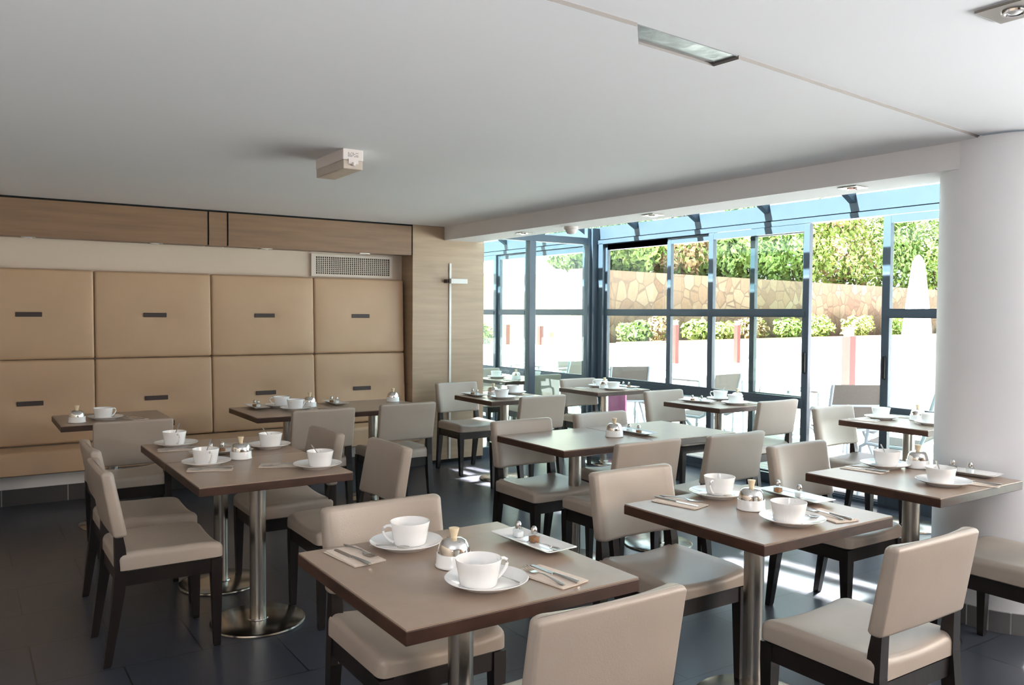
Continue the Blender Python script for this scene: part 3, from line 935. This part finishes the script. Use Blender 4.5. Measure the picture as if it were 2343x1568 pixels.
setting('the table behind the partition',
    [(5.230, 8.170, -0.010, 0.006, 0.4, None, 'left'), (5.560, 7.870, 0.004, 0, 0.5, None, 'right')],
    (5.310, 7.890), None, (), [(5.160, 7.760, -H, 'only', None)])
setting('the far window table',
    [(5.505, 6.640, 0.016, -0.012, 2.6, None, 'far'), (5.430, 6.300, -0.030, -0.010, 0.4, None, 'near')],
    (5.425, 6.460), (5.690, 6.440, -H), [(5.690, 6.475, 'salt'), (5.694, 6.395, 'pepper')],
    [(5.225, 6.600, -H+0.3, 'left', None), (5.600, 6.275, -H, 'right', None)])
setting('the middle window table',
    [(5.600, 5.085, 0.010, 0.006, 2.2, 'in', 'far'), (5.440, 4.770, 0.004, 0.006, 0.4, None, 'near')],
    (5.610, 4.900), (5.270, 5.040, -H+0.3), [(5.262, 5.090, 'pepper'), (5.300, 5.020, 'salt')],
    [(5.440, 5.150, -H+0.2, 'left', None), (5.640, 4.740, -H, 'right', None)])
setting('the window table by the open door',
    [(5.610, 3.545, 0.010, 0.010, 0.6, None, 'far'), (5.620, 3.165, -0.030, 0.0, 0.6, None, 'near')],
    (5.765, 3.360), None, (), [(5.415, 3.560, -H+0.25, 'left', None), (5.850, 3.560, -H+0.1, 'right', None)])
setting('the bare pair of middle tables', (), (3.345, 3.885), (3.535, 3.905, -H+0.05), [(3.520, 3.945, 'salt'), (3.532, 3.870, 'pepper')])

# ------------------------------------------------------------------ outside: deck, terrace, walls
b = nb(); box(b, 6.13, 9.5, -4.0, 16.0, -0.15, -0.02); struct('floor_deck', b, 'deck')
b = nb(); box(b, 9.5, 120, -30, 80, -0.16, -0.03); box(b, 4.5, 9.5, 16.0, 80, -0.16, -0.03); struct('floor_terrace', b, 'paving')
def wall_line(x):
    return 18.26 + 0.145*x
ang = math.atan(0.145)
def wall_obj(name, x0, x1, off, th, z0, z1, m):
    L = (x1-x0)/math.cos(ang)
    b = nb(); box(b, 0, L, 0, th, 0, z1-z0)
    o = struct(name, b, m)
    o.location = (x0, wall_line(x0)+off, z0)
    o.rotation_euler = (0, 0, ang)
    return o
wall_obj('wall_stone', 16.4, 62, 0, 0.6, -0.05, 2.95, 'stone')
wall_obj('wall_soil_bank', 16.4, 62, 0.6, 12, -0.05, 2.85, 'soil')
wall_obj('wall_planter', 16.6, 62, -1.75, 0.25, -0.05, 0.62, 'render_white')
wall_obj('trim_planter_cap', 16.6, 62, -1.78, 0.31, 0.62, 0.67, 'cap')
wall_obj('floor_planter_soil', 16.6, 62, -1.5, 1.5, -0.05, 0.58, 'soil')
def oriented_box(name, p0, p1, th, z0, z1, m):
    p0, p1 = Vector(p0), Vector(p1)
    d = p1-p0
    b = nb(); box(b, 0, d.length, 0, th, 0, z1-z0)
    o = obj(name, b, m, None, False, (p0.x, p0.y, z0), (0, 0, math.atan2(d.y, d.x)))
    return o
o = oriented_box('wall_terrace_low', (13.9, 23.35), (17.3, 20.95), 0.35, -0.05, 0.49, 'render_white'); o['kind'] = 'structure'
# white neighbouring building
p0, p1 = Vector((17.6, 29.2)), Vector((22.3, 26.1))
d = (p1-p0).normalized()
root = empty('white_building', (p0.x, p0.y, -0.05), math.atan2(d.y, d.x))
tag(root, 'white rendered building seen through the left panes beyond the terrace', 'building')
L = (p1-p0).length
b = nb(); box(b, 0, L, 0, 5, 0, 8); obj('wall', b, 'render_white', root)
fr = nb()
xw0, xw1 = 1.55, 3.05
box(fr, xw0, xw0+0.08, -0.05, 0.0, 0.3, 2.68); box(fr, xw1-0.08, xw1, -0.05, 0.0, 0.3, 2.68); box(fr, xw0+0.08, xw1-0.08, -0.05, 0.0, 2.60, 2.68); box(fr, 2.25, 2.33, -0.05, 0.0, 0.3, 2.60)
wf = obj('window', fr, 'cap', root)
cb = nb()
n = 40
for side in (0,):
    lo, hi = [], []
    ptsf = [(xw0+0.08 + (xw1-xw0-0.16)*i/n, -0.012-0.008*math.sin(i*1.3)) for i in range(n+1)]
    prism(cb, ptsf + [(xw1-0.08, -0.001), (xw0+0.08, -0.001)], 0.3, 2.6)
obj('curtain', cb, 'curtain', wf)
o = oriented_box('wall_grey_stone', (15.6, 26.6), (17.0, 25.7), 0.6, -0.05, 3.0, 'grey_stone'); o['kind'] = 'structure'

# bollard posts
def bollard(x, y, z, h, label):
    root = empty('garden_post', (x, y, z))
    tag(root, label, 'post', 'rust coloured garden light posts')
    s = 0.075
    b = nb(); box(b, -s, s, -s, s, 0, h-0.14, bev=0.006); obj('post', b, 'rust', root)
    b = nb(); box(b, -s*0.7, s*0.7, -s*0.7, s*0.7, h-0.14, h-0.03); obj('light', b, 'lamp_bar', root)
    b = nb(); box(b, -s*1.05, s*1.05, -s*1.05, s*1.05, h-0.03, h, bev=0.004); obj('cap', b, 'cap', root)
bollard(18.80, 18.95, -0.03, 1.36, 'rust red light post seen through the second window bay')
bollard(20.96, 18.35, -0.03, 1.36, 'rust red light post seen through the third window bay')
bollard(11.50, 7.84, -0.03, 1.36, 'tall rust red light post seen through the open door gap')
bollard(14.95, 22.78, 0.49, 0.80, 'left rust red post on the low wall beyond the partition')
bollard(15.85, 22.15, 0.49, 0.76, 'middle rust red post on the low wall beyond the partition')
bollard(16.72, 21.53, 0.49, 0.72, 'right rust red post on the low wall beyond the partition')

# foliage
def leaf_blob(bm, c, r, n, size, mi=0, flat=0.0):
    for _ in range(n):
        while True:
            v = Vector((random.uniform(-1, 1), random.uniform(-1, 1), random.uniform(-1, 1)))
            if 0.25 < v.length < 1:
                break
        v = v.normalized()*(v.length**0.45)
        v *= 0.82 + 0.18*math.sin(7*v.x+3*v.z)*math.cos(6*v.y-2*v.z)
        p = Vector(c) + Vector((v.x*r[0], v.y*r[1], v.z*r[2]))
        a = Vector((random.gauss(0, 1), random.gauss(0, 1), random.gauss(0, 1))).normalized()
        nrm = (v.normalized() + Vector((random.gauss(0, .5), random.gauss(0, .5), random.gauss(0, .5)+.3))).normalized()
        a = (a - nrm*a.dot(nrm)).normalized()
        t = nrm.cross(a)
        s = size*random.uniform(0.6, 1.3)
        vs = [bm.verts.new(p + a*s*u + t*s*0.5*w_ + nrm*s*0.15*k_) for u, w_, k_ in ((-1, 0, -1), (0, -1, 0.3), (1, 0, -1), (0, 1, 0.3))]
        bm.faces.new(vs).material_index = mi if random.random() < 0.8 else 1-mi
def shrub(x, y, z, r, n, size, ms, label, cat='shrub', group=None, trunk=True):
    root = empty('garden_shrub' if cat == 'shrub' else 'garden_plant', (x, y, z))
    tag(root, label, cat, group)
    b = nb()
    random.seed(int(x*100)+int(y*10))
    leaf_blob(b, (0, 0, r[2]*0.80), r, n, size)
    for k in range(3):
        leaf_blob(b, (random.uniform(-.6, .6)*r[0], random.uniform(-.5, .3)*r[1], r[2]*random.uniform(0.6, 1.5)), (r[0]*.5, r[1]*.5, r[2]*.5), n//5, size)
    obj('foliage', b, list(ms), root)
    if trunk:
        b = nb()
        for k in range(4):
            a = k*1.7
            tube(b, [(0.08*math.cos(a), 0.08*math.sin(a), -0.05), (0.2*r[0]*math.cos(a), 0.2*r[0]*math.sin(a), r[2]*0.5), (0.5*r[0]*math.cos(a), 0.5*r[0]*math.sin(a), r[2]*1.2)], [0.05, 0.035, 0.012], 6)
        obj('stems', b, 'bark', root)
G1 = 'hedge shrubs on top of the stone wall'
hedge = [(17.6, 1.5, 1.5, 1.3, 'leftmost'), (20.0, 1.5, 1.6, 1.45, 'second from left'), (22.6, 1.5, 1.7, 1.5, 'third from left'), (25.4, 1.7, 1.8, 1.6, 'fourth from left'), (28.6, 1.8, 2.1, 1.9, 'fifth from left'), (32.4, 2.0, 2.5, 2.2, 'sixth from left'), (37.0, 2.2, 2.9, 2.4, 'seventh from left'), (42.5, 2.4, 3.2, 2.9, 'eighth from left'), (50.0, 2.6, 4.0, 3.3, 'rightmost, beside the column')]
for i, (x, off, rx, rz_, nm) in enumerate(hedge):
    ms = (('leaf0', 'leaf1'), ('leaf1', 'leaf2'), ('leaf3', 'leaf1'), ('leaf0', 'leaf1'), ('leaf1', 'leaf0'), ('leaf1', 'leaf2'), ('leaf1', 'leaf3'), ('leaf0', 'leaf1'), ('leaf1', 'leaf0'))[i]
    shrub(x, wall_line(x)+off, 2.85, (rx, 1.3, rz_), 2600, 0.14*(1+0.03*i), ms, 'leafy green hedge shrub above the stone wall, %s' % nm, 'shrub', G1)
G2 = 'low plants in the white planter'
for i, (x, r, ms, nm) in enumerate([(17.9, (0.75, .5, .42), ('leaf0', 'leaf1'), 'first at the left'), (19.3, (0.6, .5, .6), ('leaf3', 'leaf2'), 'dry reddish one'), (21.2, (0.7, .5, .5), ('leaf1', 'leaf2'), 'third from left'), (22.9, (0.8, .5, .45), ('leaf2', 'leaf1'), 'fourth from left'), (24.7, (0.9, .5, .5), ('leaf3', 'leaf2'), 'fifth, brownish'), (27.2, (0.9, .5, .55), ('leaf1', 'leaf2'), 'sixth from left'), (29.5, (1.0, .6, .6), ('leaf1', 'leaf0'), 'seventh from left'), (33, (1.2, .6, .6), ('leaf2', 'leaf1'), 'eighth from left'), (37, (1.2, .6, .6), ('leaf1', 'leaf0'), 'rightmost')]):
    shrub(x, wall_line(x)-0.95, 0.56, r, 420, 0.10, ms, 'low leafy plant in the white planter, %s' % nm, 'plant', G2, False)
shrub(14.6, 24.3, -0.03, (0.7, .6, .75), 900, 0.10, ('leaf1', 'leaf2'), 'round bright green bush near the grey stone wall', 'shrub')

# outdoor furniture
def f_ochair_frame(b):
    for s in (-1, 1):
        x = s*0.235
        tube(b, [(x, -0.300, 0.900), (x, -0.245, 0.70), (x, -0.215, 0.54), (x, -0.185, 0.465), (x, -0.12, 0.435), (x, 0.05, 0.435), (x, 0.23, 0.450), (x, 0.275, 0.42), (x, 0.285, 0.30), (x, 0.285, 0.0)], 0.016, 8)
        tube(b, [(x, 0.10, 0.432), (x, -0.10, 0.25), (x, -0.32, 0.0)], 0.015, 8)
        tube(b, [(x, -0.232, 0.66), (x, -0.10, 0.660), (x, 0.16, 0.650), (x, 0.215, 0.60), (x, 0.235, 0.45)], 0.013, 8)
    for y, z in ((-0.245, 0.70), (-0.19, 0.47), (0.23, 0.448), (-0.18, 0.16)):
        tube(b, [(-0.235, y, z), (0.235, y, z)], 0.012, 8)
def f_ochair_sling(b):
    path = [(-0.298, 0.895), (-0.243, 0.70), (-0.210, 0.545), (-0.178, 0.475), (-0.115, 0.450), (0.05, 0.450), (0.225, 0.464)]
    loft(b, [[(-0.222, y-0.003, z-0.003), (0.222, y-0.003, z-0.003), (0.222, y+0.003, z+0.003), (-0.222, y+0.003, z+0.003)] for y, z in path])
def ochair(x, y, rz, label):
    t = empty('terrace_chair', (x, y, -0.02), rz)
    tag(t, label, 'chair', 'white framed terrace chairs')
    inst('frame', cached('ochair_frame', f_ochair_frame, 'white_metal', True), t)
    inst('sling', cached('ochair_sling', f_ochair_sling, 'sling'), t)
def f_ot_top(b):
    box(b, -0.38, 0.38, -0.38, 0.38, 0.715, 0.735, bev=0.004)
def f_ot_leg(sx, sy):
    def f(b):
        tube(b, [(sx*0.33, sy*0.33, 0.715), (sx*0.35, sy*0.35, 0.0)], 0.018, 8)
    return f
def otable(x, y, rz, label):
    t = empty('terrace_table', (x, y, -0.02), rz)
    tag(t, label, 'table', 'white terrace tables')
    inst('tabletop', cached('ot_top', f_ot_top, 'table_white'), t)
    for i, (sx, sy) in enumerate(((1, 1), (1, -1), (-1, 1), (-1, -1))):
        inst('leg', cached('ot_leg%d' % i, f_ot_leg(sx, sy), 'white_metal', True), t)
ochair(6.83, 7.77, -0.45, 'terrace chair outside the first window bay, nearest the glass')
otable(8.20, 9.05, 0.1, 'pale terrace table beyond the first window bay')
ochair(7.75, 9.85, PI+0.2, 'terrace chair at left of the pale table beyond the first bay')
ochair(9.00, 9.75, PI-0.5, 'terrace chair behind the pale table beyond the first bay')
ochair(6.75, 6.35, 0.1, 'terrace chair outside the third window bay, close to the glass')
otable(7.75, 7.30, 0.1, 'pale terrace table beyond the second window bay')
ochair(8.55, 7.05, PI/2, 'terrace chair right of the pale table beyond the second bay')
ochair(6.95, 4.78, -0.55, 'terrace chair outside the open sliding door, seen from behind')
otable(7.80, 5.50, 0.15, 'pale terrace table beyond the open sliding door')
ochair(8.50, 5.40, PI/2, 'terrace chair on the far side of the table beyond the open door')
ochair(6.65, 4.00, 0.3, 'terrace chair outside, half hidden by the round white column')
ochair(6.85, 9.00, 0.2, 'terrace chair outside the panes left of the corner post')
otable(7.60, 10.6, 0.1, 'pale terrace table beyond the panes left of the corner post')
ochair(7.0, 12.3, 0.2, 'terrace chair farthest left beyond the glass partition')
# closed parasol
root = empty('parasol', (16.3, 9.56, -0.03))
tag(root, 'closed white parasol on the terrace beside the round column', 'parasol')
b = nb()
rings = []
for z, r in ((1.05, 0.27), (1.3, 0.25), (1.9, 0.19), (2.4, 0.135), (2.62, 0.11), (2.74, 0.06), (2.79, 0.015)):
    rings.append([(r*(1+0.12*math.cos(8*a))*math.cos(a), r*(1+0.12*math.cos(8*a))*math.sin(a), z) for a in [2*PI*i/48 for i in range(48)]])
loft(b, rings); obj('canopy', b, 'parasol', root, True)
b = nb(); tube(b, [(0, 0, 0.05), (0, 0, 2.7)], 0.03, 12); obj('pole', b, 'white_metal', root, True)
b = nb(); lathe(b, [(0, 0), (0.35, 0), (0.35, 0.05), (0.1, 0.07), (0, 0.07)], 24); obj('base', b, 'cap', root, True)
# pink board standing against the outside of the glass
b = nb(); box(b, -0.012, 0.012, -0.17, 0.17, 0.0, 0.62, bev=0.003)
o = obj('display_board', b, 'pink', None, False, (6.36, 7.36, -0.02))
tag(o, 'bright pink board standing outside the glass by the corner post', 'board')

# ------------------------------------------------------------------ sunlight thrown back into the room by the panes
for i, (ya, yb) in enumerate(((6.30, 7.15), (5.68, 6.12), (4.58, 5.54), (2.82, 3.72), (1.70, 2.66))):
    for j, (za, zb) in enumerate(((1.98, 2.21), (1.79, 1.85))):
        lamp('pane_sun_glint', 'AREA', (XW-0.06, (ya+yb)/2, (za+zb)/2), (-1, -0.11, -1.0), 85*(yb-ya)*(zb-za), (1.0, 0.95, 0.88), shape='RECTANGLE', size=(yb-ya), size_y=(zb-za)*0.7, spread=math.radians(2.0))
